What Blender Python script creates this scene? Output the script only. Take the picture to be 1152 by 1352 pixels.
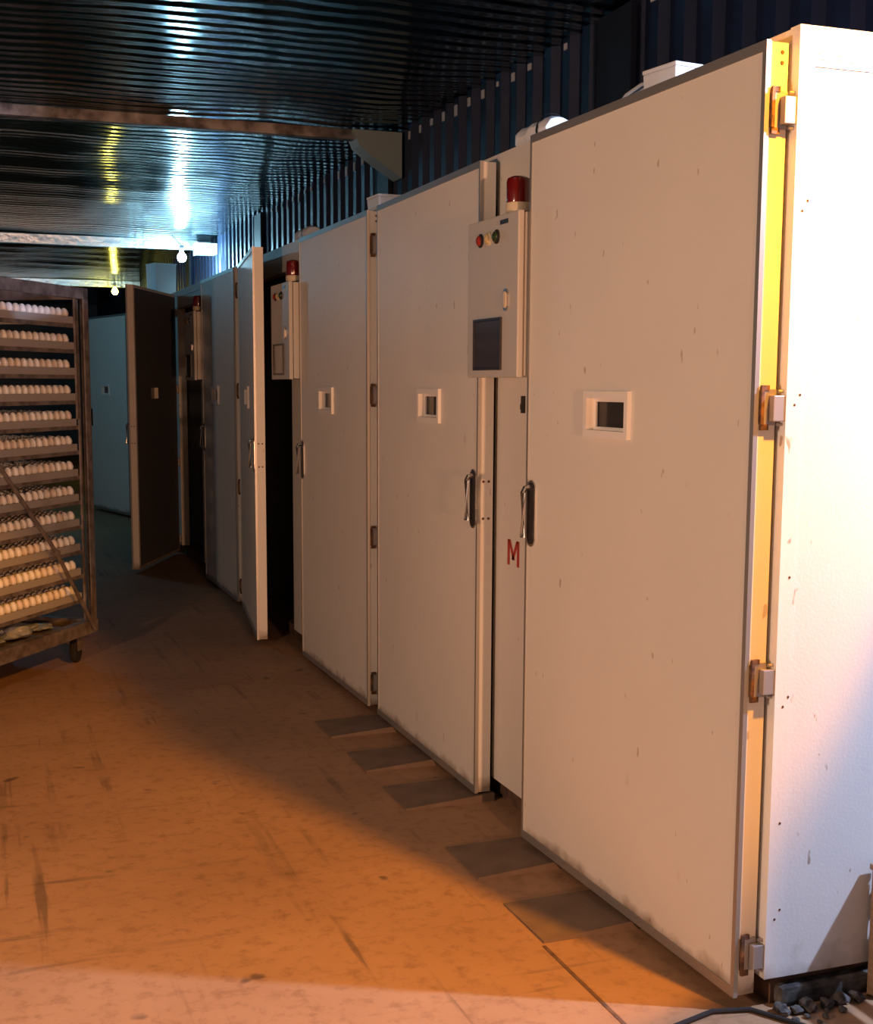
import bpy, bmesh, math, random
from mathutils import Vector, Matrix
random.seed(7)
S = bpy.context.scene
for o in list(bpy.data.objects): bpy.data.objects.remove(o)
COL = S.collection

# ------------------------------------------------------------------ camera
CAM = Vector((-1.48583, -2.21967, 1.31757))
YAW, PITCH, ROLL, FPX, CY = 0.349848, 0.1260085, 0.0046816, 1700.08, 722.924
fw = Vector((math.sin(YAW)*math.cos(PITCH), math.cos(YAW)*math.cos(PITCH), -math.sin(PITCH)))
r0 = Vector((math.cos(YAW), -math.sin(YAW), 0)); u0 = r0.cross(fw)
rr = r0*math.cos(ROLL)+u0*math.sin(ROLL); uu = -r0*math.sin(ROLL)+u0*math.cos(ROLL)
cd = bpy.data.cameras.new('camera'); cam = bpy.data.objects.new('camera', cd); COL.objects.link(cam)
M4 = Matrix.Identity(4)
for i, v in enumerate((rr, uu, -fw)):
    for j in range(3): M4[j][i] = v[j]
M4.translation = CAM; cam.matrix_world = M4
cd.sensor_fit = 'VERTICAL'; cd.sensor_height = 36.0; cd.lens = 36.0*FPX/1352.0
cd.shift_y = (CY-676.0)/1352.0; cd.clip_start = 0.05; cd.clip_end = 200
S.camera = cam

# ------------------------------------------------------------------ world, lamps' light, exposure
W = bpy.data.worlds.new('night'); S.world = W; W.use_nodes = True
W.node_tree.nodes['Background'].inputs[0].default_value = (0.01, 0.014, 0.03, 1)
W.node_tree.nodes['Background'].inputs[1].default_value = 0.3
vs = S.view_settings; vs.view_transform = 'Standard'; vs.look = 'None'; vs.gamma = 1; vs.use_curve_mapping = False
vs.exposure = 0.0
# lamp table: position of the bulb, colour, watts, soft radius
LAMPS = {
 'white': ((1.75, -0.90, 2.66), (0.54, 0.67, 1.0), 540, 0.04),
 'orange': ((0.28, -0.85, 2.65), (1.0, 0.37, 0.015), 440, 0.05),          # flood lamp aimed into the aisle
 'fill':  ((-3.00, -0.20, 1.15), (1.0, 0.64, 0.44), 165, 0.08),  # added unseen lamp that brightens the door faces
 'low':  ((-0.70, -5.50, 0.90), (1.0, 0.48, 0.24), 850, 0.08),  # added unseen lamp that brightens the ajar door's edge
 'far_white': ((0.613, 11.0, 2.565), (0.40, 0.78, 1.0), 90, 0.04),
 'far_yellow': ((0.560, 16.6, 2.590), (1.0, 0.85, 0.12), 9, 0.04),
 'aisle': ((-1.90, 9.80, 2.50), (0.22, 0.70, 1.0), 20, 0.04),  # added unseen lamp that brightens the far floor and end door
}

# ------------------------------------------------------------------ helpers
def bx(bm, x0, x1, y0, y1, z0, z1):
    vs_ = [bm.verts.new((x, y, z)) for x in (x0, x1) for y in (y0, y1) for z in (z0, z1)]
    for f in ((0,1,3,2),(4,6,7,5),(0,4,5,1),(2,3,7,6),(0,2,6,4),(1,5,7,3)):
        bm.faces.new([vs_[i] for i in f])
def box(x0, x1, y0, y1, z0, z1, bev=0.0):
    bm = bmesh.new(); bx(bm, min(x0,x1), max(x0,x1), min(y0,y1), max(y0,y1), min(z0,z1), max(z0,z1))
    if bev: bmesh.ops.bevel(bm, geom=bm.edges[:], offset=bev, segments=2, affect='EDGES', profile=0.6)
    return bm
def boxes(lst, bev=0.0):
    bm = bmesh.new()
    for b in lst:
        t = box(*b, bev=bev); me = bpy.data.meshes.new('t'); t.to_mesh(me); t.free(); bm.from_mesh(me); bpy.data.meshes.remove(me)
    return bm
def join(*bms):
    bm = bmesh.new()
    for b in bms:
        me = bpy.data.meshes.new('t'); b.to_mesh(me); b.free(); bm.from_mesh(me); bpy.data.meshes.remove(me)
    return bm
def lathe(prof, seg=20, axis='z', c=(0,0,0)):
    bm = bmesh.new(); rings = []
    for r, h in prof:
        if r < 1e-6: rings.append([bm.verts.new((0,0,h))])
        else: rings.append([bm.verts.new((r*math.cos(2*math.pi*k/seg), r*math.sin(2*math.pi*k/seg), h)) for k in range(seg)])
    for a, b in zip(rings, rings[1:]):
        for k in range(seg):
            q = [a[k%len(a)], a[(k+1)%len(a)], b[(k+1)%len(b)], b[k%len(b)]]
            q2 = []
            for v in q:
                if v not in q2: q2.append(v)
            if len(q2) > 2: bm.faces.new(q2)
    if axis == 'x': bmesh.ops.rotate(bm, verts=bm.verts, cent=(0,0,0), matrix=Matrix.Rotation(-math.pi/2, 3, 'Y'))   # +z -> -x
    bmesh.ops.translate(bm, verts=bm.verts, vec=c)
    bmesh.ops.recalc_face_normals(bm, faces=bm.faces)
    return bm
def tube(pts, r, seg=8):
    pts = [Vector(p) for p in pts]; bm = bmesh.new(); rings = []
    for i, p in enumerate(pts):
        d = (pts[min(i+1, len(pts)-1)]-pts[max(i-1, 0)]).normalized()
        a = d.cross(Vector((0,0,1)))
        if a.length < 1e-3: a = d.cross(Vector((1,0,0)))
        a.normalize(); b = d.cross(a)
        rings.append([bm.verts.new(p+r*(a*math.cos(2*math.pi*k/seg)+b*math.sin(2*math.pi*k/seg))) for k in range(seg)])
    for A, B in zip(rings, rings[1:]):
        for k in range(seg): bm.faces.new((A[k], A[(k+1)%seg], B[(k+1)%seg], B[k]))
    bm.faces.new(rings[0]); bm.faces.new(rings[-1])
    bmesh.ops.recalc_face_normals(bm, faces=bm.faces)
    return bm
def stadium_x(w, h, x0, x1, c, seg=10):            # rounded plate facing -x, centred on (c.y, c.z)
    bm = bmesh.new(); r = w/2; pts = []
    for k in range(seg+1):
        a = math.pi*k/seg; pts.append((r*math.cos(a), h/2-r+r*math.sin(a)))
    for k in range(seg+1):
        a = math.pi+math.pi*k/seg; pts.append((r*math.cos(a), -h/2+r+r*math.sin(a)))
    A = [bm.verts.new((x0, c[0]+p[0], c[1]+p[1])) for p in pts]; B = [bm.verts.new((x1, c[0]+p[0], c[1]+p[1])) for p in pts]
    bm.faces.new(A); bm.faces.new(B)
    for k in range(len(pts)): bm.faces.new((A[k], A[(k+1)%len(pts)], B[(k+1)%len(pts)], B[k]))
    bmesh.ops.recalc_face_normals(bm, faces=bm.faces)
    return bm
def obj(name, bm, mat, parent=None, loc=(0,0,0), smooth=False):
    me = bpy.data.meshes.new(name)
    if isinstance(bm, bmesh.types.BMesh):
        bmesh.ops.recalc_face_normals(bm, faces=bm.faces); bm.to_mesh(me); bm.free()
    else: me = bm
    if mat and not me.materials: me.materials.append(mat)
    if smooth:
        for p in me.polygons: p.use_smooth = True
        if hasattr(me, 'set_sharp_from_angle'): me.set_sharp_from_angle(angle=math.radians(40))
    o = bpy.data.objects.new(name, me); COL.objects.link(o); o.location = loc
    if parent: o.parent = parent
    return o
def tag(o, label, cat, group=None):
    o['label'] = label; o['category'] = cat
    if group: o['group'] = group
    return o
def thing(name, label, cat, loc=(0,0,0), rz=0, group=None):
    o = bpy.data.objects.new(name, None); COL.objects.link(o); o.location = loc; o.rotation_euler = (0,0,rz)
    o.empty_display_size = 0.1
    return tag(o, label, cat, group)
def struct(name, bm, mat, parent=None, **k):
    o = obj(name, bm, mat, parent, **k); o['kind'] = 'structure'; return o

# ------------------------------------------------------------------ materials
def mat(name, col, rough=0.5, metal=0.0, spec=0.5):
    m = bpy.data.materials.new(name); m.use_nodes = True
    b = m.node_tree.nodes['Principled BSDF']
    b.inputs['Base Color'].default_value = (*col, 1); b.inputs['Roughness'].default_value = rough
    b.inputs['Metallic'].default_value = metal; b.inputs['Specular IOR Level'].default_value = spec
    return m
class N:
    def __init__(s, m): s.m = m; s.t = m.node_tree; s.b = s.t.nodes['Principled BSDF']
    def n(s, typ, **k):
        x = s.t.nodes.new(typ)
        for a, v in k.items():
            if a in x.inputs.keys(): x.inputs[a].default_value = v
            else: setattr(x, a, v)
        return x
    def l(s, a, b): s.t.links.new(a, b)
    def coord(s, scale=(1,1,1), which='Object'):
        c = s.n('ShaderNodeTexCoord'); mp = s.n('ShaderNodeMapping'); mp.inputs['Scale'].default_value = scale
        s.l(c.outputs[which], mp.inputs[0]); return mp.outputs[0]
    def noise(s, vec, scale, detail=3, rough=0.5):
        x = s.n('ShaderNodeTexNoise'); x.inputs['Scale'].default_value = scale; x.inputs['Detail'].default_value = detail
        x.inputs['Roughness'].default_value = rough; s.l(vec, x.inputs['Vector']); return x.outputs['Fac']
    def ramp(s, fac, stops):
        x = s.n('ShaderNodeValToRGB'); e = x.color_ramp.elements
        while len(e) < len(stops): e.new(0.5)
        for q, (p, c) in zip(e, stops): q.position = p; q.color = (*c, 1) if len(c) == 3 else c
        s.l(fac, x.inputs[0]); return x.outputs[0]
    def mix(s, fac, a, b, mode='MIX'):
        x = s.n('ShaderNodeMixRGB'); x.blend_type = mode
        for i, v in ((0, fac), (1, a), (2, b)):
            if isinstance(v, (int, float)): x.inputs[i].default_value = v
            elif isinstance(v, tuple): x.inputs[i].default_value = (*v, 1)
            else: s.l(v, x.inputs[i])
        return x.outputs[0]
    def math(s, op, a, b=0.0):
        x = s.n('ShaderNodeMath'); x.operation = op
        for i, v in ((0, a), (1, b)):
            if isinstance(v, (int, float)): x.inputs[i].default_value = v
            else: s.l(v, x.inputs[i])
        return x.outputs[0]
    def bump(s, h, strength=0.2, dist=0.01):
        x = s.n('ShaderNodeBump'); x.inputs['Strength'].default_value = strength; x.inputs['Distance'].default_value = dist
        s.l(h, x.inputs['Height']); s.l(x.outputs[0], s.b.inputs['Normal'])
    def color(s, c): s.l(c, s.b.inputs['Base Color'])
G = (0,0,0); Wh = (1,1,1)
def panel_material(name, base, specks=0.55, dirt_h=0.055, dirt=0.75):
    m = mat(name, base, 0.45); k = N(m); v = k.coord()
    c = k.ramp(k.noise(v, 2.2, 4), [(0.3, tuple(x*0.94 for x in base)), (0.7, base)])
    sp = k.ramp(k.noise(k.coord((1,1,0.45)), 34, 2), [(0.0, G), (0.715, G), (0.75, Wh)])      # fine scuffs
    c = k.mix(k.math('MULTIPLY', sp, specks), c, (0.30, 0.19, 0.11))
    big = k.ramp(k.noise(k.coord((1,1,0.6)), 7.0, 2), [(0.0, G), (0.735, G), (0.78, Wh)])    # a few larger smudges
    c = k.mix(k.math('MULTIPLY', big, specks*0.5), c, (0.36, 0.24, 0.16))
    sx = k.n('ShaderNodeSeparateXYZ'); tc = k.n('ShaderNodeTexCoord'); k.l(tc.outputs['Object'], sx.inputs[0])
    z = k.math('ADD', sx.outputs[2], k.math('MULTIPLY', k.noise(v, 14, 4), -dirt_h*1.3))
    mr = k.n('ShaderNodeMapRange'); mr.inputs['From Min'].default_value = dirt_h*0.15; mr.inputs['From Max'].default_value = -dirt_h*0.45
    k.l(z, mr.inputs[0]); mr.inputs['To Max'].default_value = dirt
    c = k.mix(mr.outputs[0], c, (0.17, 0.10, 0.05))
    k.color(c); k.bump(k.noise(v, 140, 2), 0.08, 0.004)
    return m
M_door = panel_material('cream_door_panel', (0.74, 0.68, 0.60))
M_side = panel_material('white_side_panel', (0.82, 0.80, 0.77), 0.75, 0.16, 0.55)
M_edge = mat('cream_edge', (0.76, 0.70, 0.60), 0.4)
M_alu = mat('aluminium_trim', (0.42, 0.40, 0.38), 0.42, 0.75)
M_liner_shade = mat('dark_liner_shade', (0.10, 0.10, 0.11), 0.6)  # cabinet liner; also the painted shade on the doors' inner faces
M_skirt = mat('rusty_skirt', (0.10, 0.055, 0.035), 0.8)
k = N(M_skirt); k.color(k.ramp(k.noise(k.coord(), 20, 4), [(0.3, (0.05,0.03,0.02)), (0.7, (0.17,0.09,0.05))]))
M_frame = mat('window_plastic', (0.80, 0.74, 0.68), 0.35)
M_chrome = mat('worn_chrome', (0.62, 0.60, 0.58), 0.25, 1.0)
M_dark = mat('dark_metal', (0.045, 0.04, 0.04), 0.4, 0.5)
M_hinge = mat('hinge_metal', (0.42, 0.38, 0.36), 0.45, 0.6)
M_rust = mat('rusty_hinge_plate', (0.12, 0.07, 0.045), 0.65, 0.4)
k = N(M_rust); k.color(k.ramp(k.noise(k.coord(), 60, 3), [(0.35, (0.06,0.035,0.025)), (0.7, (0.28,0.13,0.05))]))
M_box = mat('beige_box_paint', (0.50, 0.46, 0.41), 0.45)
k = N(M_box); k.bump(k.noise(k.coord(), 260, 2), 0.12, 0.002)
M_red = mat('red_dome', (0.13, 0.006, 0.005), 0.18); M_red.node_tree.nodes['Principled BSDF'].inputs['Coat Weight'].default_value = 0.4
M_beige = mat('beacon_base', (0.66, 0.54, 0.38), 0.5)
M_screen = mat('dark_screen', (0.03, 0.033, 0.05), 0.16)
M_btn_r = mat('red_button', (0.30, 0.03, 0.02), 0.3); M_btn_y = mat('amber_button', (0.55, 0.42, 0.2), 0.3); M_btn_g = mat('dark_green_button', (0.03, 0.05, 0.02), 0.3)
M_letter = mat('red_paint', (0.40, 0.03, 0.02), 0.5)
M_white = mat('white_plastic', (0.80, 0.80, 0.82), 0.45)
M_cable = mat('pale_cable', (0.55, 0.55, 0.56), 0.5); M_black = mat('black_rubber', (0.010, 0.009, 0.009), 0.85)
M_rack = mat('rack_steel', (0.20, 0.165, 0.15), 0.5, 0.5)
k = N(M_rack); k.color(k.ramp(k.noise(k.coord(), 18, 4), [(0.35, (0.13,0.10,0.09)), (0.7, (0.30,0.25,0.23))]))
M_tray = mat('egg_tray', (0.34, 0.31, 0.29), 0.6)
M_eggs = [mat('white_egg', (0.84, 0.80, 0.76), 0.5), mat('cream_egg', (0.80, 0.72, 0.64), 0.5), mat('pale_brown_egg', (0.74, 0.62, 0.52), 0.5)]
M_card = mat('cardboard', (0.36, 0.26, 0.19), 0.8); M_bag = mat('grey_plastic_bag', (0.33, 0.35, 0.38), 0.35)
M_wood = mat('brown_wood', (0.30, 0.19, 0.12), 0.6)
k = N(M_wood); k.color(k.ramp(k.noise(k.coord((1,1,12)), 6, 4), [(0.3, (0.19,0.115,0.07)), (0.7, (0.36,0.24,0.155))]))
M_rubble = mat('grey_rubble', (0.22, 0.21, 0.21), 0.9)
k = N(M_rubble); k.color(k.ramp(k.noise(k.coord(), 30, 3), [(0.35, (0.022,0.018,0.016)), (0.7, (0.15,0.135,0.125))]))
M_plate = mat('ramp_plate', (0.085, 0.068, 0.058), 0.75)
k = N(M_plate); k.color(k.ramp(k.noise(k.coord(), 9, 5), [(0.3, (0.120,0.075,0.050)), (0.75, (0.20,0.13,0.085))])); k.bump(k.noise(k.coord(), 60, 3), 0.25, 0.004)

# glass for the small door windows: dark, shiny, a little see-through
M_glass = bpy.data.materials.new('smoked_pane'); M_glass.use_nodes = True
t = M_glass.node_tree; b = t.nodes['Principled BSDF']; b.inputs['Base Color'].default_value = (0.035,0.033,0.033,1); b.inputs['Roughness'].default_value = 0.12
tr = t.nodes.new('ShaderNodeBsdfTransparent'); mx = t.nodes.new('ShaderNodeMixShader'); mx.inputs[0].default_value = 0.25
t.links.new(b.outputs[0], mx.inputs[1]); t.links.new(tr.outputs[0], mx.inputs[2]); t.links.new(mx.outputs[0], t.nodes['Material Output'].inputs[0])

def emit(name, col, strength):
    m = bpy.data.materials.new(name); m.use_nodes = True; b = m.node_tree.nodes['Principled BSDF']
    b.inputs['Base Color'].default_value = (0.8,0.8,0.8,1)
    b.inputs['Emission Color'].default_value = (*col, 1); b.inputs['Emission Strength'].default_value = strength
    return m

# concrete floor: worn, scuffed, with a few wheel marks
M_floor = mat('worn_concrete', (0.25, 0.20, 0.165), 0.7); k = N(M_floor); v = k.coord()
c = k.ramp(k.noise(v, 1.3, 6, 0.6), [(0.25, (0.26,0.145,0.074)), (0.5, (0.335,0.190,0.100)), (0.75, (0.40,0.235,0.130))])
fine = k.ramp(k.noise(v, 22, 5, 0.7), [(0.30, (0.62,0.58,0.55)), (0.5, Wh)])
c = k.mix(0.8, c, fine, 'MULTIPLY')
spots = k.ramp(k.noise(v, 9, 2), [(0.0, G), (0.70, G), (0.76, Wh)])
c = k.mix(k.math('MULTIPLY', spots, 0.75), c, (0.07,0.045,0.03))
def marks(scale, rot, lo, hi, amt, c):          # long thin scuffs in one direction
    tc = k.n('ShaderNodeTexCoord'); mp = k.n('ShaderNodeMapping'); mp.inputs['Scale'].default_value = scale; mp.inputs['Rotation'].default_value = (0,0,rot)
    k.l(tc.outputs['Object'], mp.inputs[0])
    f = k.ramp(k.noise(mp.outputs[0], 1.0, 4, 0.6), [(0.0, G), (lo, G), (hi, Wh)])
    brk = k.ramp(k.noise(v, 3.1, 3), [(0.42, G), (0.6, Wh)])
    return k.mix(k.math('MULTIPLY', k.math('MULTIPLY', f, brk), amt), c, (0.075,0.045,0.03))
c = marks((16, 0.7, 1), 0.12, 0.58, 0.67, 0.6, c)
c = marks((1.0, 13, 1), 0.35, 0.62, 0.70, 0.6, c)
k.color(c); k.bump(k.noise(v, 45, 4), 0.12, 0.006)

# ceiling: reflective insulation foil with close-set stitched ribs across the hall
M_foil = mat('insulation_foil', (0.065, 0.120, 0.150), 0.17, 1.0); k = N(M_foil); v = k.coord()
wv = k.n('ShaderNodeTexWave'); wv.wave_type = 'BANDS'; wv.bands_direction = 'Y'; wv.inputs['Scale'].default_value = 2.6
wv.inputs['Distortion'].default_value = 1.2; wv.inputs['Detail'].default_value = 2; wv.inputs['Detail Scale'].default_value = 2.0
k.l(v, wv.inputs[0])
h = k.math('ADD', k.math('MULTIPLY', wv.outputs['Fac'], 1.0), k.math('MULTIPLY', k.noise(k.coord((0.25,2.5,1)), 3.0, 4), 1.0))
k.bump(h, 0.5, 0.018)
M_foil2 = mat('wrapped_foil', (0.70, 0.74, 0.74), 0.34, 0.85); k = N(M_foil2); k.bump(k.noise(k.coord(), 16, 4), 0.5, 0.02)
M_navy = mat('navy_sheet_metal', (0.016, 0.026, 0.065), 0.45, 0.2)
M_darkcol = mat('dark_column_paint', (0.012, 0.014, 0.024), 0.6)
M_beam = mat('rusty_beam', (0.30, 0.22, 0.19), 0.6)
k = N(M_beam); k.color(k.ramp(k.noise(k.coord(), 9, 4), [(0.38, (0.06,0.045,0.04)), (0.66, (0.34,0.30,0.28))]))
M_grey = mat('grey_render', (0.07, 0.08, 0.10), 0.8)

# ------------------------------------------------------------------ the setting
P = 2.648; G_ = 0.133; DW = 1.052; ROOF = 2.009
X0w, X1w, XL, YJ, Y0w, Y1w, ZC = -4.6, 1.05, 3.4, 0.62, -7.2, 24.0, 2.79      # hall; the entrance bay before YJ is wider (to XL)
struct('floor', box(X0w-0.1, XL+0.1, Y0w-0.1, Y1w+0.1, -0.1, 0), M_floor)
# ceiling foil sags gently between its fixings and has some draped folds
bm = bmesh.new(); nx, ny = 90, 200; grid = []
from mathutils import noise as mn
for i in range(nx+1):
    row = []
    for j in range(ny+1):
        x = X0w-0.05+(XL-X0w+0.1)*i/nx; y = Y0w-0.05+(Y1w-Y0w+0.1)*j/ny
        z = ZC+0.02+0.020*mn.noise((x*0.9, y*0.55, 0))+0.012*mn.noise((x*2.6, y*0.5, 5))+0.004*math.sin(y*9.0)
        row.append(bm.verts.new((x, y, z)))
    grid.append(row)
for i in range(nx):
    for j in range(ny): bm.faces.new((grid[i][j], grid[i][j+1], grid[i+1][j+1], grid[i+1][j]))
for f in bm.faces:
    f.smooth = True
ceil = struct('ceiling', bm, M_foil)
# corrugated sheet wall behind the cabinets
def corrugated(y0, y1, z0, z1, x, pitch=0.19, d=0.035):
    bm = bmesh.new(); pts = []; y = y0
    while y < y1:
        for fy, fx in ((0, 0), (0.36, 0), (0.50, -d), (0.86, -d)): pts.append((x+fx, y+fy*pitch))
        y += pitch
    lo = [bm.verts.new((p[0], p[1], z0)) for p in pts]; hi = [bm.verts.new((p[0], p[1], z1)) for p in pts]
    for i in range(len(pts)-1): bm.faces.new((lo[i], lo[i+1], hi[i+1], hi[i]))
    bk = [bm.verts.new((x+0.08, yy, zz)) for yy in (pts[0][1], pts[-1][1]) for zz in (z0, z1)]
    bm.faces.new((bk[0], bk[2], bk[3], bk[1]))
    return bm
wr = struct('wall_right', corrugated(YJ, Y1w, 0, ZC+0.03, X1w), M_navy)
struct('wall_entrance_side', box(XL, XL+0.1, Y0w, YJ+0.05, 0, ZC+0.05), M_grey)
ew = corrugated(0, XL-X1w-0.02, 0, ZC+0.03, 0)
bmesh.ops.transform(ew, matrix=Matrix(((0,1,0,X1w+0.02),(1,0,0,YJ+0.04),(0,0,1,0),(0,0,0,1))), verts=ew.verts)
struct('wall_entrance_end', ew, M_navy)
struct('wall_left', box(X0w-0.1, X0w, Y0w, Y1w, 0, ZC+0.05), M_grey)
struct('wall_back', box(X0w, X1w, Y1w, Y1w+0.1, 0, ZC+0.05), M_grey)
struct('wall_front', box(X0w, XL, Y0w-0.1, Y0w, 0, ZC+0.05), M_grey)
struct('wall_light_blocker', box(-0.41, XL, -3.3, -3.2, 0, ZC+0.05), M_grey)      # added unseen wall that keeps the low lamp off the side panel
# small white tabs where the sheet ribs meet the ceiling
tab = boxes([(-0.006, 0.0, -0.018, 0.018, -0.055, 0.0)]); tme = bpy.data.meshes.new('rib_tab'); tab.to_mesh(tme); tab.free(); tme.materials.append(M_white)
y = 0.9
while y < 8.6:
    y += 0.19
    if random.random() < 0.12: continue
    o = bpy.data.objects.new('rib_tab', tme); COL.objects.link(o); o.parent = wr
    yy = YJ+round((y-YJ)/0.19)*0.19+0.68*0.19
    o.location = (X1w-0.036, yy, ZC-0.01); o.scale = (1, random.uniform(0.5, 1.0), random.uniform(0.35, 1.3))
# columns and cross beams
for i, y in enumerate((2.55, 5.60, 9.20, 13.0)):
    struct('trim_%d' % (i+1), boxes([(X1w-0.065, X1w-0.04, y-0.16, y-0.145, 0, ZC), (X1w-0.065, X1w-0.04, y+0.145, y+0.16, 0, ZC), (X1w-0.06, X1w-0.045, y-0.146, y+0.146, 0, ZC)]), M_darkcol)
def beam(n, y, x0, x1, m, h=0.07):
    a = box(x0, x1, y-0.035, y+0.035, ZC-h, ZC+0.01, 0.006)
    return struct('trim_%d' % n, a, m)
beam(11, 5.30, X0w, X1w-0.04, M_beam, 0.05)
beam(12, 11.60, X0w, X1w-0.04, M_foil2, 0.09)
beam(13, 17.40, X0w, X1w-0.04, M_foil2, 0.09)
# foil-wrapped haunch where the near beam meets its column
bm = bmesh.new()
prof = [(0.70, ZC-0.0), (1.0, ZC-0.0), (1.0, ZC-0.26), (0.93, ZC-0.22), (0.82, ZC-0.15), (0.74, ZC-0.09)]
A = [bm.verts.new((x, 5.22, z)) for x, z in prof]; B = [bm.verts.new((x, 5.38, z)) for x, z in prof]
bm.faces.new(A); bm.faces.new(B)
for i in range(len(prof)): bm.faces.new((A[i], A[(i+1)%len(prof)], B[(i+1)%len(prof)], B[i]))
struct('trim_14', bm, mat('grey_insulation_wrap', (0.46, 0.52, 0.46), 0.6, 0.0))

# ------------------------------------------------------------------ incubator cabinets
WZ0, WZ1, WC = 1.190, 1.302, 0.60            # window in a door: heights, distance of its centre from the hinge
def hinge_mesh():
    plate = boxes([(0.012, 0.046, -0.004, 0.0, -0.040, 0.040)])
    return plate
def build_door(cab, near_hinge, yh, angle):
    """door slab with its origin at the bottom of the hinge line, local +y (or -y) towards its handle"""
    s = 1 if near_hinge else -1
    H = 1.95; d = DW; t = 0.050
    yw0, yw1 = WC-0.094, WC+0.094; z0, z1 = WZ0-0.03+0.017, WZ1-0.03-0.017
    def Y(a): return a*s
    bm = boxes([(0, t, Y(0), Y(yw0), 0, H), (0, t, Y(yw1), Y(d), 0, H), (0, t, Y(yw0), Y(yw1), 0, z0), (0, t, Y(yw0), Y(yw1), z1, H)])
    bmesh.ops.remove_doubles(bm, verts=bm.verts, dist=1e-4)
    door = obj('door', bm, M_door, cab, (0, yh, 0.03))
    door.rotation_euler = (0, 0, (1 if near_hinge else -1)*math.radians(angle))
    e = 0.0025
    obj('inner_shade_sheet', boxes([(t, t+0.003, Y(0.02), Y(yw0), 0.02, H-0.02), (t, t+0.003, Y(yw1), Y(d-0.02), 0.02, H-0.02), (t, t+0.003, Y(yw0), Y(yw1), 0.02, z0), (t, t+0.003, Y(yw0), Y(yw1), z1, H-0.02)]), M_liner_shade, door)  # dark sheet that paints shade onto the door's pale inner face
    obj('edge_trim', boxes([(-e, 0.008, Y(-e), Y(d+e), H-0.018, H+e), (-e, 0.008, Y(-e), Y(d+e), -e, 0.020),
                            (-e, 0.008, Y(-e), Y(0.010), 0.020, H-0.018), (-e, 0.008, Y(d-0.008), Y(d+e), 0.020, H-0.018)]), M_alu, door)
    # window frame and pane
    wo = 0.11; zc = (WZ0+WZ1)/2-0.03; ho = 0.057
    obj('window_frame', boxes([(-0.010, 0.0, Y(WC-wo), Y(WC+wo), zc+ho-0.018, zc+ho), (-0.010, 0.0, Y(WC-wo), Y(WC+wo), zc-ho, zc-ho+0.018),
                               (-0.010, 0.0, Y(WC-wo), Y(WC-wo+0.016), zc-ho+0.018, zc+ho-0.018), (-0.010, 0.0, Y(WC+wo-0.016), Y(WC+wo), zc-ho+0.018, zc+ho-0.018),
                               (0.012, 0.018, Y(yw0), Y(yw1), z1-0.008, z1), (0.012, 0.018, Y(yw0), Y(yw1), z0, z0+0.008),
                               (0.012, 0.018, Y(yw0), Y(yw0+0.010), z0+0.008, z1-0.008), (0.012, 0.018, Y(yw1-0.010), Y(yw1), z0+0.008, z1-0.008)]), M_frame, door)
    obj('window_pane', box(0.019, 0.022, Y(yw0), Y(yw1), z0, z1), M_glass, door)
    # recessed pull handle with a lever bar
    hc = (Y(d-0.034), 0.935)
    obj('handle_plate', stadium_x(0.052, 0.185, -0.004, 0.0, hc), M_chrome, door)
    obj('handle_bowl', stadium_x(0.043, 0.172, -0.0055, -0.004, hc), M_dark, door)
    yb = Y(d-0.030)
    obj('handle', join(tube([(-0.004, yb, 0.935+0.072), (-0.020, yb, 0.935+0.070), (-0.026, yb, 0.935+0.058), (-0.026, yb, 0.935-0.066)], 0.008)), M_chrome, door, smooth=True)
    # screws on the free edge and at the top of the hinge edge
    ye = Y(d)
    def screw(x, z, y, sy):
        o = obj('screw', lathe([(0.0045, 0), (0.0035, 0.0018), (0, 0.002)], 8), M_rust, door, (x, y, z)); o.rotation_euler = (-math.pi/2*sy, 0, 0)
    for z in (0.99, 0.875):
        for x in (0.018, 0.036): screw(x, z, ye, s)
    for z in (H-0.018, H-0.038): screw(0.036, z, 0, -s)
    # four hinges on the hinge edge
    for z in (1.822, 1.245, 0.685, 0.092):
        y_ = -0.0015*s
        obj('hinge', join(boxes([(0.016, 0.048, y_, y_-0.004*s, z-0.036, z+0.036)]),
                          boxes([(0.030, 0.058, y_-0.004*s, y_-0.022*s, z-0.028, z+0.024)], 0.002),
                          tube([(0.046, y_-0.012*s, z+0.032), (0.068, y_-0.012*s, z+0.032), (0.070, y_-0.012*s, z+0.026), (0.070, y_-0.012*s, z-0.028), (0.066, y_-0.012*s, z-0.034), (0.046, y_-0.012*s, z-0.034)], 0.0035, 6)),
            M_hinge, door)
        obj('hinge_pad', boxes([(0.012, 0.030, y_, y_-0.006*s, z-0.046, z-0.034), (0.012, 0.030, y_, y_-0.006*s, z+0.034, z+0.044), (0.010, 0.017, y_, y_-0.008*s, z-0.034, z+0.034)]), M_rust, door)
    return door
FX, BXX = 0.060, 0.97                         # cabinet front and back
cab_labels = ['cream incubator cabinet with both doors shut and its white side panel brightly lit',
              'cream incubator cabinet behind a red letter M post, its far door standing ajar',
              'dim incubator cabinet beside the egg rack, far door swung wide into the aisle',
              'unlit incubator cabinet behind the wide open door, its own doors hidden from the lamps',
              'bluish incubator cabinet at the end of the row with its near door pushed open']
cab_labels[1] = 'cream incubator cabinet whose far door stands ajar with a bright lit edge'
open_angles = [(1.4, 0.4), (0.3, 7.4), (0.2, 24.0), (0.3, 0.5), (14.0, 0.3)]
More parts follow.
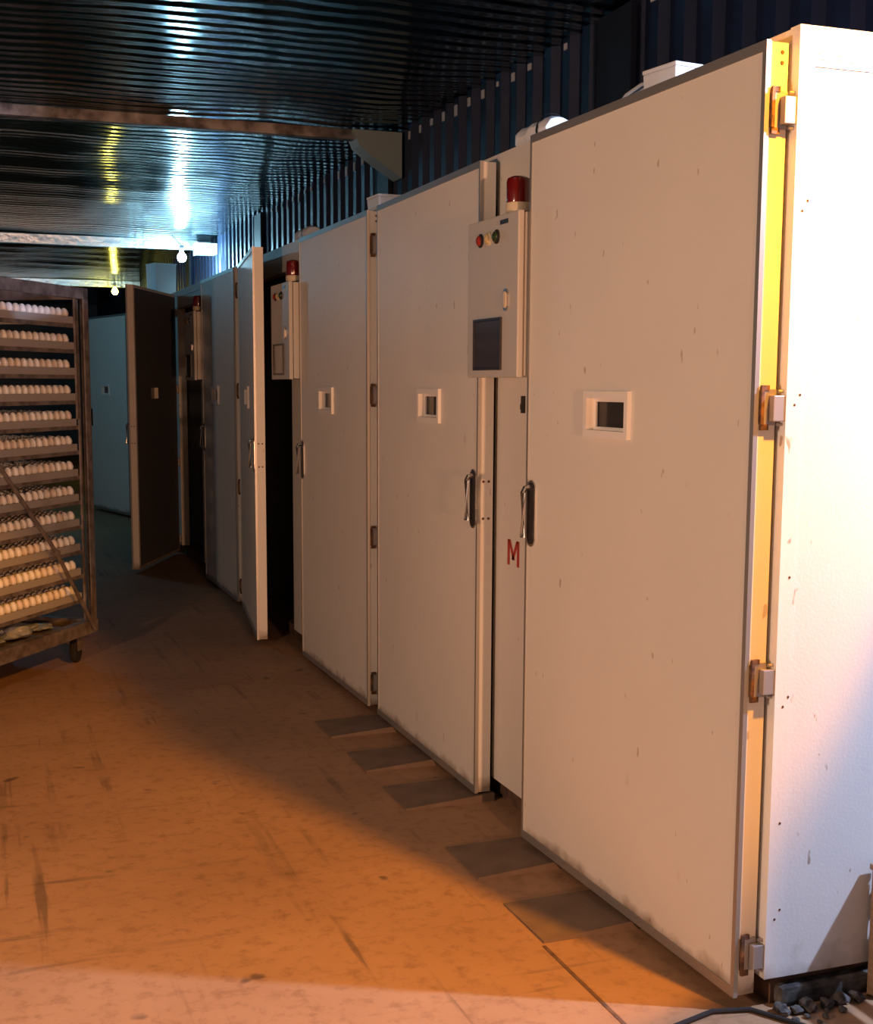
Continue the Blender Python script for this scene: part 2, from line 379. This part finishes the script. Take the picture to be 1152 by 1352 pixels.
for i in range(5):
    c = thing('incubator_cabinet', cab_labels[i], 'incubator', (0, i*P, 0), 0, 'row of incubator cabinets')
    y0, y1 = -0.022, P-0.045
    obj('side_panel', box(FX, BXX, y0, y0+0.05, 0.068, ROOF), M_side, c)
    obj('side_panel', box(FX, BXX, y1-0.05, y1, 0.068, ROOF), M_side, c)
    obj('back_panel', box(BXX-0.05, BXX, y0+0.05, y1-0.05, 0.068, ROOF-0.05), M_liner_shade, c)
    obj('roof_panel', box(FX, BXX-0.0, y0+0.05, y1-0.05, ROOF-0.05, ROOF), M_door, c)
    obj('inner_floor', box(FX+0.08, BXX-0.05, y0+0.05, y1-0.05, 0.03, 0.068), M_liner_shade, c)
    obj('liner', boxes([(FX+0.06, BXX-0.05, y0+0.05, y0+0.055, 0.07, ROOF-0.055), (FX+0.06, BXX-0.05, y1-0.055, y1-0.05, 0.07, ROOF-0.055),
                        (FX+0.06, BXX-0.05, y0+0.055, y1-0.055, ROOF-0.056, ROOF-0.051)]), M_liner_shade, c)
    obj('front_stile', box(FX, FX+0.06, y0+0.05, y0+0.10, 0.068, ROOF-0.05), M_door, c)
    obj('front_stile', box(FX, FX+0.06, y1-0.12, y1-0.05, 0.068, ROOF-0.05), M_door, c)
    post = obj('centre_post', box(FX, FX+0.06, DW-0.04, P-G_-DW+0.03, 0.068, ROOF-0.05), M_door, c)
    obj('top_rail', box(FX+0.002, FX+0.058, y0+0.10, y1-0.12, ROOF-0.13, ROOF-0.052), M_door, c)
    obj('skirt', boxes([(FX+0.03, FX+0.07, y0+0.02, y1-0.02, 0, 0.066), (BXX-0.08, BXX-0.04, y0+0.02, y1-0.02, 0, 0.066), (FX+0.07, BXX-0.08, y0+0.025, y0+0.06, 0, 0.066), (FX+0.07, BXX-0.08, y1-0.06, y1-0.025, 0, 0.066)]), M_skirt, c)
    obj('corner_trim', boxes([(FX-0.002, FX+0.034, y0-0.0022, y0, 0.070, ROOF+0.002), (FX-0.002, FX, y0, y0+0.03, 0.070, ROOF+0.002), (FX+0.034, BXX, y0-0.0022, y0, ROOF-0.050, ROOF+0.002)]), M_edge if i else M_side, c)
    if i == 0:
        obj('seam', boxes([(FX+0.034, BXX, y0-0.0012, y0, ROOF-0.060, ROOF-0.0505), (FX+0.034, BXX, y0-0.0018, y0, ROOF-0.074, ROOF-0.066)]), M_alu, c)
        rv = lathe([(0.003, 0), (0.0024, 0.001), (0, 0.0014)], 8); rme = bpy.data.meshes.new('rivet'); rv.to_mesh(rme); rv.free(); rme.materials.append(M_rust)
        for z in (0.20, 0.41, 0.66, 0.93, 1.28, 1.66):
            for xx in ((FX+0.022,) if int(z*100) % 2 else (FX+0.018, FX+0.030)):
                o = bpy.data.objects.new('rivet', rme); COL.objects.link(o); o.parent = c; o.location = (xx, y0-0.0022, z); o.rotation_euler = (math.pi/2, 0, 0)
                if xx > FX+0.025: o.location.z += 0.02
        # small keeper bracket and red painted letter on the post
        obj('latch_keeper', boxes([(FX-0.010, FX, 1.262, 1.274, 1.235, 1.285), (FX-0.014, FX-0.008, 1.258, 1.270, 1.245, 1.262)]), M_dark, c)
        bm = bmesh.new()
        L0, L1, zb, zt, th = 1.372, 1.300, 0.772, 0.850, 0.016      # reads left to right towards the viewer's right (decreasing y)
        for a, bb in (((L0, zb), (L0, zt)), ((L0-0.006, zt), ((L0+L1)/2-0.004, zb+0.018)), (((L0+L1)/2+0.004, zb+0.018), (L1+0.006, zt)), ((L1, zt), (L1, zb))):
            vv = [bm.verts.new((FX-0.0015, y_, z_)) for y_, z_ in ((a[0]+th/2, a[1]), (a[0]-th/2, a[1]), (bb[0]-th/2, bb[1]), (bb[0]+th/2, bb[1]))]
            ww = [bm.verts.new((FX+0.0005, q.co.y, q.co.z)) for q in vv]
            bm.faces.new(vv)
            for q in range(4): bm.faces.new((vv[q], vv[(q+1)%4], ww[(q+1)%4], ww[q]))
        obj('painted_letter', bm, M_letter, c)
    a, b2 = open_angles[i]
    build_door(c, True, 0.0, a)
    build_door(c, False, P-G_, b2)

# ------------------------------------------------------------------ control boxes and warning beacons on the centre posts
def control_box(i, label, blabel):
    x0, x1 = -0.055, FX-0.001; ya, yb = 1.066, 1.440; za, zb = 1.338, 1.790
    y_ = i*P
    c = thing('control_box', label, 'control box', (0, y_, 0), 0, 'control boxes on the centre posts')
    obj('box_body', box(x0+0.022, x1, ya+0.004, yb-0.004, za+0.004, zb-0.004, 0.003), M_box, c)
    lid = obj('lid', box(x0, x0+0.019, ya, yb, za, zb, 0.004), M_box, c)
    obj('rain_lip', box(x0+0.019, x0+0.022, ya+0.008, yb-0.008, za+0.008, zb-0.008), M_dark, c)
    for yy, m in ((1.335, M_btn_r), (1.273, M_btn_y), (1.214, M_btn_g)):
        q = obj('indicator_ring', lathe([(0.0, 0), (0.020, 0), (0.020, 0.004), (0.015, 0.006)], 18, 'x', (x0, yy, 1.732)), M_dark if m != M_btn_y else M_beige, lid, smooth=True)
        obj('indicator_lens', lathe([(0.015, 0.003), (0.014, 0.010), (0.008, 0.014), (0, 0.015)], 18, 'x', (x0, yy, 1.732)), m, lid, smooth=True)
    obj('display', box(x0-0.004, x0, 1.178, 1.372, 1.366, 1.500, 0.0015), M_screen, lid)
    obj('display_bezel', boxes([(x0-0.007, x0, 1.172, 1.378, 1.500, 1.507), (x0-0.007, x0, 1.172, 1.378, 1.359, 1.366), (x0-0.007, x0, 1.172, 1.178, 1.366, 1.500), (x0-0.007, x0, 1.372, 1.378, 1.366, 1.500)]), M_dark, lid)
    obj('lid_latch', stadium_x(0.034, 0.062, x0-0.005, x0, (1.142, 1.553)), M_chrome, lid)
    obj('latch_key', stadium_x(0.018, 0.046, x0-0.0075, x0-0.005, (1.142, 1.553)), M_beige, lid)
    obj('name_plate', box(x0-0.002, x0, 1.135, 1.190, 1.762, 1.774), M_dark, lid)
    for z in (1.70, 1.42): obj('lid_hinge', box(x0+0.004, x0+0.020, yb, yb+0.010, z-0.015, z+0.015, 0.002), M_dark, c)
    w = thing('warning_beacon', blabel, 'beacon', (-0.002, y_+1.190, 1.790), 0, 'red beacons on the control boxes')
    obj('beacon_base', lathe([(0, 0.006), (0.033, 0.006), (0.036, 0.009), (0.036, 0.030), (0.034, 0.034), (0, 0.034)], 24), M_beige, w, smooth=True)
    obj('dome', lathe([(0.033, 0.034), (0.034, 0.038), (0.034, 0.092), (0.031, 0.101), (0.022, 0.106), (0, 0.107)], 24), M_red, w, smooth=True)
    obj('mount_foot', box(-0.012, 0.012, -0.046, 0.046, 0, 0.006, 0.002), M_dark, w)
control_box(0, 'beige steel control box with dark display between the two lit cabinet doors', 'red dome beacon on the beige control box with the dark display in full view')
control_box(1, 'dim beige control box beside the dark opening of the ajar door', 'red dome beacon against the black gap by the ajar door')
control_box(2, 'shadowed control box on the post beside the wide open dark door', 'nearly black red beacon on the shadowed control box')

# ------------------------------------------------------------------ things on the cabinet roofs
def roof_box(loc, size, label, rz=0, cable=None, slope=0.0, fittings=True):
    w, d, h = size
    c = thing('junction_box', label, 'box', loc, rz, None)
    bm = box(-w/2, w/2, -d/2, d/2, 0, h, 0.004)
    for v in bm.verts:
        if v.co.z > h*0.5: v.co.x -= slope*h; v.co.x *= 1.06; v.co.y *= 1.06
    obj('box_body', bm, M_white, c)
    obj('box_lid', box(-w/2*1.09-slope*h, w/2*1.09-slope*h, -d/2*1.09, d/2*1.09, h, h+0.010, 0.003), M_white, c)
    return c
roof_box((0.185, 0.67, ROOF), (0.09, 0.12, 0.072), 'white plastic junction box with cables on the roof of the brightly lit cabinet', 0.15)
tag(obj('conduit_pair', join(tube([(0.16, 0.735, ROOF+0.06), (0.155, 0.78, ROOF+0.064), (0.15, 0.85, ROOF+0.052), (0.15, 0.93, ROOF+0.018), (0.15, 0.99, ROOF+0.004)], 0.0045),
        tube([(0.19, 0.735, ROOF+0.06), (0.18, 0.79, ROOF+0.064), (0.17, 0.87, ROOF+0.052), (0.17, 0.97, ROOF+0.016), (0.17, 1.03, ROOF+0.004)], 0.0045)), M_cable, smooth=True),
    'pair of pale cables drooping from the roof junction box onto the cabinet top', 'cable')
def foam_roll(loc, label, sc=1.0):
    bm = bmesh.new(); n = 14; rings = []
    for j in range(9):
        yy = -0.11+0.22*j/8; rr_ = (0.042+0.004*math.sin(j*1.9))*(0.86 if j in (0, 8) else 1)
        rings.append([bm.verts.new(((rr_+0.003*math.sin(3*k_+j))*math.cos(2*math.pi*k_/n)*1.15, yy, 0.036+(rr_*0.86)*math.sin(2*math.pi*k_/n))) for k_ in range(n)])
    for a, b_ in zip(rings, rings[1:]):
        for k_ in range(n): bm.faces.new((a[k_], a[(k_+1)%n], b_[(k_+1)%n], b_[k_]))
    bm.faces.new(rings[0]); bm.faces.new(rings[-1])
    c = thing('foam_bundle', label, 'foam', loc)
    o = obj('roll', bm, M_white, c, smooth=True)
    obj('tie_band', lathe([(0.0500, -0.006), (0.0515, 0), (0.0500, 0.006)], 18), M_dark, c, (0, -0.06, 0.036)).rotation_euler = (math.pi/2, 0, 0)
    c.scale = (sc, sc, sc)
foam_roll((0.14, 1.34, ROOF), 'white rolled foam wad on the roof above the shut door near the post')
foam_roll((0.145, 4.12, ROOF), 'white foam wad on the roof of the cabinet with the ajar door', 1.0)
roof_box((0.14, 2.86, ROOF), (0.10, 0.13, 0.050), 'small flat white box on the roof beyond the joint of the two lit cabinets', 0.05)
roof_box((0.32, 10.4, ROOF), (0.20, 0.20, 0.42), 'grey-white ventilation box standing on the dark far cabinet roof', 0.3)
wb = thing('wall_box', 'pale square box on the corrugated wall beside the far white lamp', 'box', (X1w-0.04, 11.3, 2.63))
obj('box_body', box(-0.20, 0.0, -0.10, 0.10, 0, 0.11, 0.004), M_white, wb)
obj('box_lid', box(-0.214, -0.2005, -0.11, 0.11, -0.006, 0.116, 0.003), M_white, wb)

# ------------------------------------------------------------------ ramp plates let against the cabinet feet
for i, (ya, L) in enumerate(((0.433, 0.245), (0.853, 0.250), (1.452, 0.245), (1.875, 0.245), (2.330, 0.245))):
    bm = bmesh.new()
    xs = (-0.242, 0.055)
    h0, h1 = 0.006, 0.026
    vv = [bm.verts.new(p) for p in ((xs[0], 0, 0), (xs[1], 0, 0), (xs[1], L, 0), (xs[0], L, 0), (xs[0], 0, h0), (xs[1], 0, h1), (xs[1], L, h0+0.002), (xs[0], L, h0-0.002))]
    for f in ((0,3,2,1),(4,5,6,7),(0,1,5,4),(1,2,6,5),(2,3,7,6),(3,0,4,7)): bm.faces.new([vv[q] for q in f])
    tag(obj('ramp_plate', bm, M_plate, None, (0, ya, 0)),
        ['dark ramp plate on the floor under the brightly lit shut door, beside the floor joint', 'dark ramp plate on the floor below the red letter on the post',
         'dark ramp plate under the handle end of the second shut door', 'dark ramp plate under the middle of the second shut door', 'dark ramp plate under the hinge end of the second shut door'][i], 'plate', 'ramp plates along the cabinet feet')
struct('trim_21', box(-0.252, -0.243, -0.9, 0.42, 0.0, 0.0015), M_skirt)     # tar-filled joint in the concrete

# ------------------------------------------------------------------ base rubble, black strand and slatted bench by the side panel
for i, (x, y, s_) in enumerate(((0.088, -0.050, 0.017), (0.118, -0.058, 0.012), (0.150, -0.052, 0.019), (0.195, -0.056, 0.014), (0.095, -0.090, 0.008), (0.232, -0.052, 0.018), (0.165, -0.095, 0.008), (0.275, -0.056, 0.015), (0.125, -0.083, 0.007), (0.215, -0.083, 0.009), (0.140, -0.110, 0.006), (0.182, -0.078, 0.007))):
    bm = bmesh.new(); bmesh.ops.create_icosphere(bm, subdivisions=2, radius=s_)
    for v in bm.verts:
        v.co *= 1+0.7*mn.noise(v.co*75+Vector((i*3,0,0))); v.co.z *= 0.7
    mz = min(v.co.z for v in bm.verts)
    for v in bm.verts: v.co.z -= mz
    tag(obj('rubble_lump', bm, M_rubble, None, (x, y, 0)), 'grey mortar lump at the foot of the white side panel', 'rubble', 'mortar lumps at the cabinet foot')
tag(obj('mortar_fillet', boxes([(0.10, 1.0, -0.030, 0.012, 0, 0.045)], 0.012), M_rubble), 'rough grey mortar strip along the foot of the white side panel', 'mortar')
tag(obj('floor_strand', tube([(-0.16, -0.03, 0.006), (-0.05, 0.0, 0.006), (0.03, -0.02, 0.006), (0.09, -0.11, 0.006), (0.14, -0.2, 0.006), (0.3, -0.33, 0.006)], 0.0055), M_black, smooth=True),  # thin black tube along the dark band on the floor
    'thin black strand lying on the floor at the lit cabinet corner', 'cable')
bn = thing('slatted_bench', 'low brown wooden slatted bench against the white side panel', 'bench', (0.314, -0.036, 0))
for lx, ly in ((0.0, 0.0), (0.62, 0.0), (0.0, -0.52), (0.62, -0.52)):
    obj('leg', box(lx, lx+0.032, ly-0.03, ly, 0, 0.284, 0.003), M_wood, bn)
obj('apron', boxes([(0.004, 0.026, -0.52, -0.03, 0.237, 0.284), (0.626, 0.648, -0.52, -0.03, 0.237, 0.284)]), M_wood, bn)
for sx in [-0.004+0.0575*q for q in range(12)]: obj('slat', box(sx, sx+0.031, -0.555, 0.004, 0.284, 0.297, 0.002), M_wood, bn)

# ------------------------------------------------------------------ egg rack with trays and eggs
RA = Vector((-0.930, 4.032, 0)); E1 = Vector((-0.575, -0.818, 0)).normalized(); ang = math.atan2(E1.y, E1.x)
# local frame: +x along the face towards the left, +y = into the rack is (-E1.y, E1.x) rotated: check sign below
RL, RD, RH = 0.98, 0.56, 1.75
rk = thing('egg_rack', 'tall steel trolley rack holding rows of egg trays', 'rack', tuple(RA), ang)
IN = -1     # local y direction that leads away from the visible face
def ly(a): return a*IN
def rbox(x0, x1, y0, y1, z0, z1, bev=0.0): return box(x0, x1, ly(y0), ly(y1), z0, z1, bev)
def part(name, bm, m=M_rack): return obj(name, bm, m, rk)
for px in (0.0, RL-0.04):
    for py in (0.0, RD-0.04):
        part('post', join(rbox(px, px+0.04, py, py+0.006, 0.14, RH), rbox(px if px == 0 else px+0.034, px+0.006 if px == 0 else px+0.04, py+0.006 if py == 0 else py-0.034, py+0.04 if py == 0 else py, 0.14, RH)))
part('top_frame', join(rbox(0, RL, 0.0, 0.035, RH-0.05, RH), rbox(0, RL, RD-0.035, RD, RH-0.05, RH), rbox(0, 0.035, 0.035, RD-0.035, RH-0.05, RH), rbox(RL-0.035, RL, 0.035, RD-0.035, RH-0.05, RH)))
part('base_frame', join(rbox(0, RL, -0.006, 0.04, 0.14, 0.20), rbox(0, RL, RD-0.04, RD, 0.14, 0.20), rbox(0, 0.04, 0.04, RD-0.04, 0.14, 0.20), rbox(RL-0.04, RL, 0.04, RD-0.04, 0.14, 0.20)))
part('base_shelf', rbox(0.04, RL-0.04, 0.04, RD-0.04, 0.155, 0.170))
for px in (0.08, RL-0.10):
    for py in (0.07, RD-0.08):
        w = part('caster', lathe([(0, -0.014), (0.055, -0.014), (0.058, -0.008), (0.058, 0.008), (0.055, 0.014), (0, 0.014)], 18), M_black)
        w.location = (px, ly(py), 0.058); w.rotation_euler = (math.pi/2, 0, 0.25)
        obj('caster_fork', boxes([(-0.02, 0.02, -0.024, -0.019, 0.0, 0.08), (-0.02, 0.02, 0.019, 0.024, 0.0, 0.08), (-0.02, 0.02, -0.024, 0.024, 0.078, 0.084)]), M_rack, rk, (px, ly(py), 0.058))
part('tilt_rod', tube([(0.80, ly(-0.018), 1.00), (0.363, ly(-0.018), 0.562), (0.05, ly(-0.018), 0.16)], 0.009))
part('tilt_pivot', tube([(0.363, ly(-0.03), 0.562), (0.363, ly(0.0), 0.562)], 0.014))
part('tray_ladder', join(rbox(0.055, 0.067, 0.02, 0.03, 0.20, RH-0.05), rbox(0.073, 0.083, 0.02, 0.03, 1.15, RH-0.05)))
# mesh of one egg, low poly and smooth
def egg_mesh(m):
    prof = []
    for k_ in range(7):
        a = -math.pi/2+math.pi*k_/6; r = 0.0215*math.cos(a); h = 0.0275*math.sin(a)
        if h > 0: r *= 1-0.12*math.sin(a)
        prof.append((max(r, 0), h+0.0275))
    bm = lathe(prof, 8); me = bpy.data.meshes.new('egg'); bmesh.ops.recalc_face_normals(bm, faces=bm.faces); bm.to_mesh(me); bm.free(); me.materials.append(m)
    for p in me.polygons: p.use_smooth = True
    return me
EGG = [egg_mesh(m) for m in M_eggs]
ordn = ['topmost', 'second', 'third', 'fourth', 'fifth', 'sixth', 'seventh', 'eighth', 'ninth', 'tenth', 'eleventh', 'lowest']
NX, NY = 17, 10
x_first, dx, dy = 0.112, 0.0485, 0.0475
RM = Matrix.Translation(RA) @ Matrix.Rotation(ang, 4, 'Z')
n_ind = 0; rest = []
for i in range(12):
    zt = 1.628-0.1164*i-0.030
    tilt = random.uniform(-0.006, 0.006)
    tr_ = thing('egg_tray', '%s grey egg tray in the steel trolley rack' % ordn[i], 'tray', tuple(RA+Vector((0, 0, zt))), ang, 'egg trays in the rack')
    xa, xb, ya, yb = 0.085, 0.945, 0.035, 0.525
    obj('tray_floor', rbox(xa, xb, ya, yb, 0.0, 0.004), M_tray, tr_)
    obj('rim', join(rbox(xa, xb, ya-0.005, ya, -0.012, 0.020), rbox(xa, xb, yb, yb+0.005, -0.012, 0.020), rbox(xa-0.005, xa, ya-0.005, yb+0.005, -0.012, 0.020), rbox(xb, xb+0.005, ya-0.005, yb+0.005, -0.012, 0.020)), M_tray, tr_)
    obj('runner', join(rbox(0.040, 0.945, 0.030, 0.048, -0.030, -0.012), rbox(0.040, 0.945, 0.505, 0.523, -0.030, -0.012)), M_rack, tr_)
    rows = 1 if i < 4 else 2
    for b_ in range(NY):
        for a_ in range(NX):
            if b_ > 0 and random.random() < 0.04: continue
            lx_ = x_first+a_*dx+random.uniform(-0.002, 0.002); l_y = ly(0.060+b_*dy+random.uniform(-0.002, 0.002))
            m_ = random.choices((0, 1, 2), (5, 4, 2))[0]
            if (b_ == 0 or (b_ == 1 and i >= 7)) and n_ind < 300:
                o = bpy.data.objects.new('egg', EGG[m_]); COL.objects.link(o)
                o.matrix_world = RM @ Matrix.Translation((lx_, l_y, zt+0.004)) @ Matrix.Rotation(random.uniform(0, 6.28), 4, 'Z')
                tag(o, ('egg at the front of the %s tray in the steel rack' if b_ == 0 else 'egg in the second row of the %s tray in the steel rack') % ordn[i], 'egg', 'eggs on the %s tray' % ordn[i])
                n_ind += 1
            else: rest.append((lx_, l_y, zt+0.004, m_))
bm = bmesh.new()
for lx_, l_y, z_, m_ in rest:
    n0 = len(bm.verts); nf = len(bm.faces); bm.from_mesh(EGG[m_]); bm.verts.ensure_lookup_table(); bm.faces.ensure_lookup_table()
    for v in bm.verts[n0:]: v.co += Vector((lx_, l_y, z_))
    for f in bm.faces[nf:]: f.material_index = m_
me = bpy.data.meshes.new('egg_mass'); bm.to_mesh(me); bm.free()
for m in M_eggs: me.materials.append(m)
o = bpy.data.objects.new('egg_mass', me); COL.objects.link(o); o.matrix_world = RM; o['kind'] = 'stuff'
tag(o, 'rows of pale eggs filling the trays behind the front eggs', 'eggs')
# odds and ends lying in the rack
def crumple(name, label, loc, size, seed, m, cat):
    bm = bmesh.new(); bmesh.ops.create_icosphere(bm, subdivisions=3, radius=1)
    for v in bm.verts:
        f = 1+0.45*mn.noise(v.co*1.7+Vector((seed, 0, 0)))+0.22*mn.noise(v.co*4.3+Vector((0, seed, 0)))
        v.co = Vector((v.co.x*size[0]*f, v.co.y*size[1]*f, v.co.z*size[2]*f))
    mz = min(v.co.z for v in bm.verts)
    for v in bm.verts: v.co.z -= mz
    o = obj(name, bm, m); o.matrix_world = RM @ Matrix.Translation(loc); return tag(o, label, cat)
crumple('crumpled_bag', 'larger crumpled grey plastic bag on the rack base shelf', (0.42, ly(0.16), 0.170), (0.11, 0.07, 0.035), 3, M_bag, 'bag')
crumple('crumpled_bag', 'smaller crumpled grey plastic bag on the rack base shelf near the rod', (0.68, ly(0.15), 0.170), (0.08, 0.06, 0.03), 9, M_bag, 'bag')
crumple('crumpled_bag', 'flat scrap of grey plastic beside the post on the rack base shelf', (0.20, ly(0.18), 0.170), (0.07, 0.05, 0.015), 15, M_bag, 'bag')

# ------------------------------------------------------------------ lamps: a bulb on a cord with a holder, each with its own light
def pendant(key, label, hook=0.0, glow=60.0):
    p, colr, watts, rad = LAMPS[key]
    c = thing('pendant_bulb', label, 'lamp', (p[0], p[1], p[2]))
    obj('cord', tube([(0, 0, 0.115), (hook*0.5, 0, 0.5*(0.115+ZC-p[2])), (hook, 0, ZC-p[2]-0.005)], 0.004, 6), M_black, c)
    obj('holder', lathe([(0, 0.12), (0.018, 0.118), (0.021, 0.10), (0.021, 0.070), (0.017, 0.062), (0, 0.062)], 14), M_white, c, smooth=True)
    obj('bulb', lathe([(0.015, 0.064), (0.020, 0.050), (0.042, 0.020), (0.046, 0.0), (0.040, -0.025), (0.022, -0.042), (0, -0.047)], 16), emit('lit_bulb_'+key, colr, glow), c, smooth=True)
    ld = bpy.data.lights.new('lamp_light', 'POINT'); ld.energy = watts; ld.color = colr; ld.shadow_soft_size = rad
    lo = bpy.data.objects.new('lamp_light', ld); COL.objects.link(lo); lo.parent = c; lo.location = (0, 0, -0.05-rad-0.004)
pendant('white', 'bright white bulb hanging above the white side panel')
pendant('far_white', 'dazzling blue-white bulb hanging under the foil ceiling deep in the hall', -0.10, 250)
pendant('far_yellow', 'yellow bulb hanging under the foil ceiling at the far end of the hall', 0.0, 30)
pendant('aisle', 'added unseen cool white bulb hanging over the aisle behind the egg rack')
# orange flood lamp on the ceiling, aimed along the aisle
p, colr, watts, rad = LAMPS['orange']
axis = Vector((-0.26, 0.64, -0.73)).normalized(); q = axis.to_track_quat('-Z', 'Y')
c = thing('flood_lamp', 'orange flood lamp bracketed to the ceiling, tilted into the aisle', 'lamp', p)
rot = q.to_matrix().to_4x4()
def aimed(name, bm, m):
    bmesh.ops.transform(bm, matrix=rot, verts=bm.verts); return obj(name, bm, m, c, smooth=True)
aimed('reflector', lathe([(0.0, 0.10), (0.03, 0.098), (0.045, 0.075), (0.085, 0.0), (0.088, 0.0), (0.05, 0.078), (0.034, 0.104), (0.0, 0.106)], 24), M_dark)
aimed('lamp_disc', lathe([(0.0, 0.045), (0.05, 0.045), (0.052, 0.05), (0.0, 0.055)], 20), emit('lit_flood', colr, 30))
obj('bracket', tube([(0, 0, 0.09), (0, -0.02, ZC-p[2]+0.0)], 0.008), M_dark, c)
ld = bpy.data.lights.new('lamp_light', 'SPOT'); ld.energy = watts; ld.color = colr; ld.shadow_soft_size = rad; ld.spot_size = math.radians(49); ld.spot_blend = 0.15
lo = bpy.data.objects.new('lamp_light', ld); COL.objects.link(lo); lo.parent = c; lo.rotation_mode = 'QUATERNION'; lo.rotation_quaternion = q; lo.location = axis*0.03
# added lamps on stands out of view, brightening door faces and edges
def added_lamp(key, label):
    p, colr, watts, rad = LAMPS[key]
    c = thing('added_lamp', label, 'lamp', (p[0], p[1], 0))
    obj('stand_base', lathe([(0, 0), (0.16, 0), (0.16, 0.012), (0.03, 0.03), (0, 0.03)], 24), M_dark, c, smooth=True)
    obj('pole', tube([(0, 0, 0.028), (0, 0, p[2]-0.10)], 0.012), M_dark, c, smooth=True)
    obj('holder', lathe([(0, -0.11), (0.02, -0.11), (0.022, -0.06), (0, -0.06)], 14), M_white, c, (0, 0, p[2]), smooth=True)
    obj('bulb', lathe([(0, -0.062), (0.018, -0.058), (0.042, -0.02), (0.045, 0.0), (0.036, 0.026), (0, 0.042)], 16), emit('lit_bulb_'+key, colr, 40), c, (0, 0, p[2]), smooth=True)
    ld = bpy.data.lights.new('lamp_light', 'POINT'); ld.energy = watts; ld.color = colr; ld.shadow_soft_size = rad
    lo = bpy.data.objects.new('lamp_light', ld); COL.objects.link(lo); lo.parent = c; lo.location = (0, 0, p[2]+0.05+rad)
added_lamp('fill', 'added unseen warm fill lamp on a low stand across the aisle')
added_lamp('low', 'added unseen amber lamp on a short stand in the entrance')
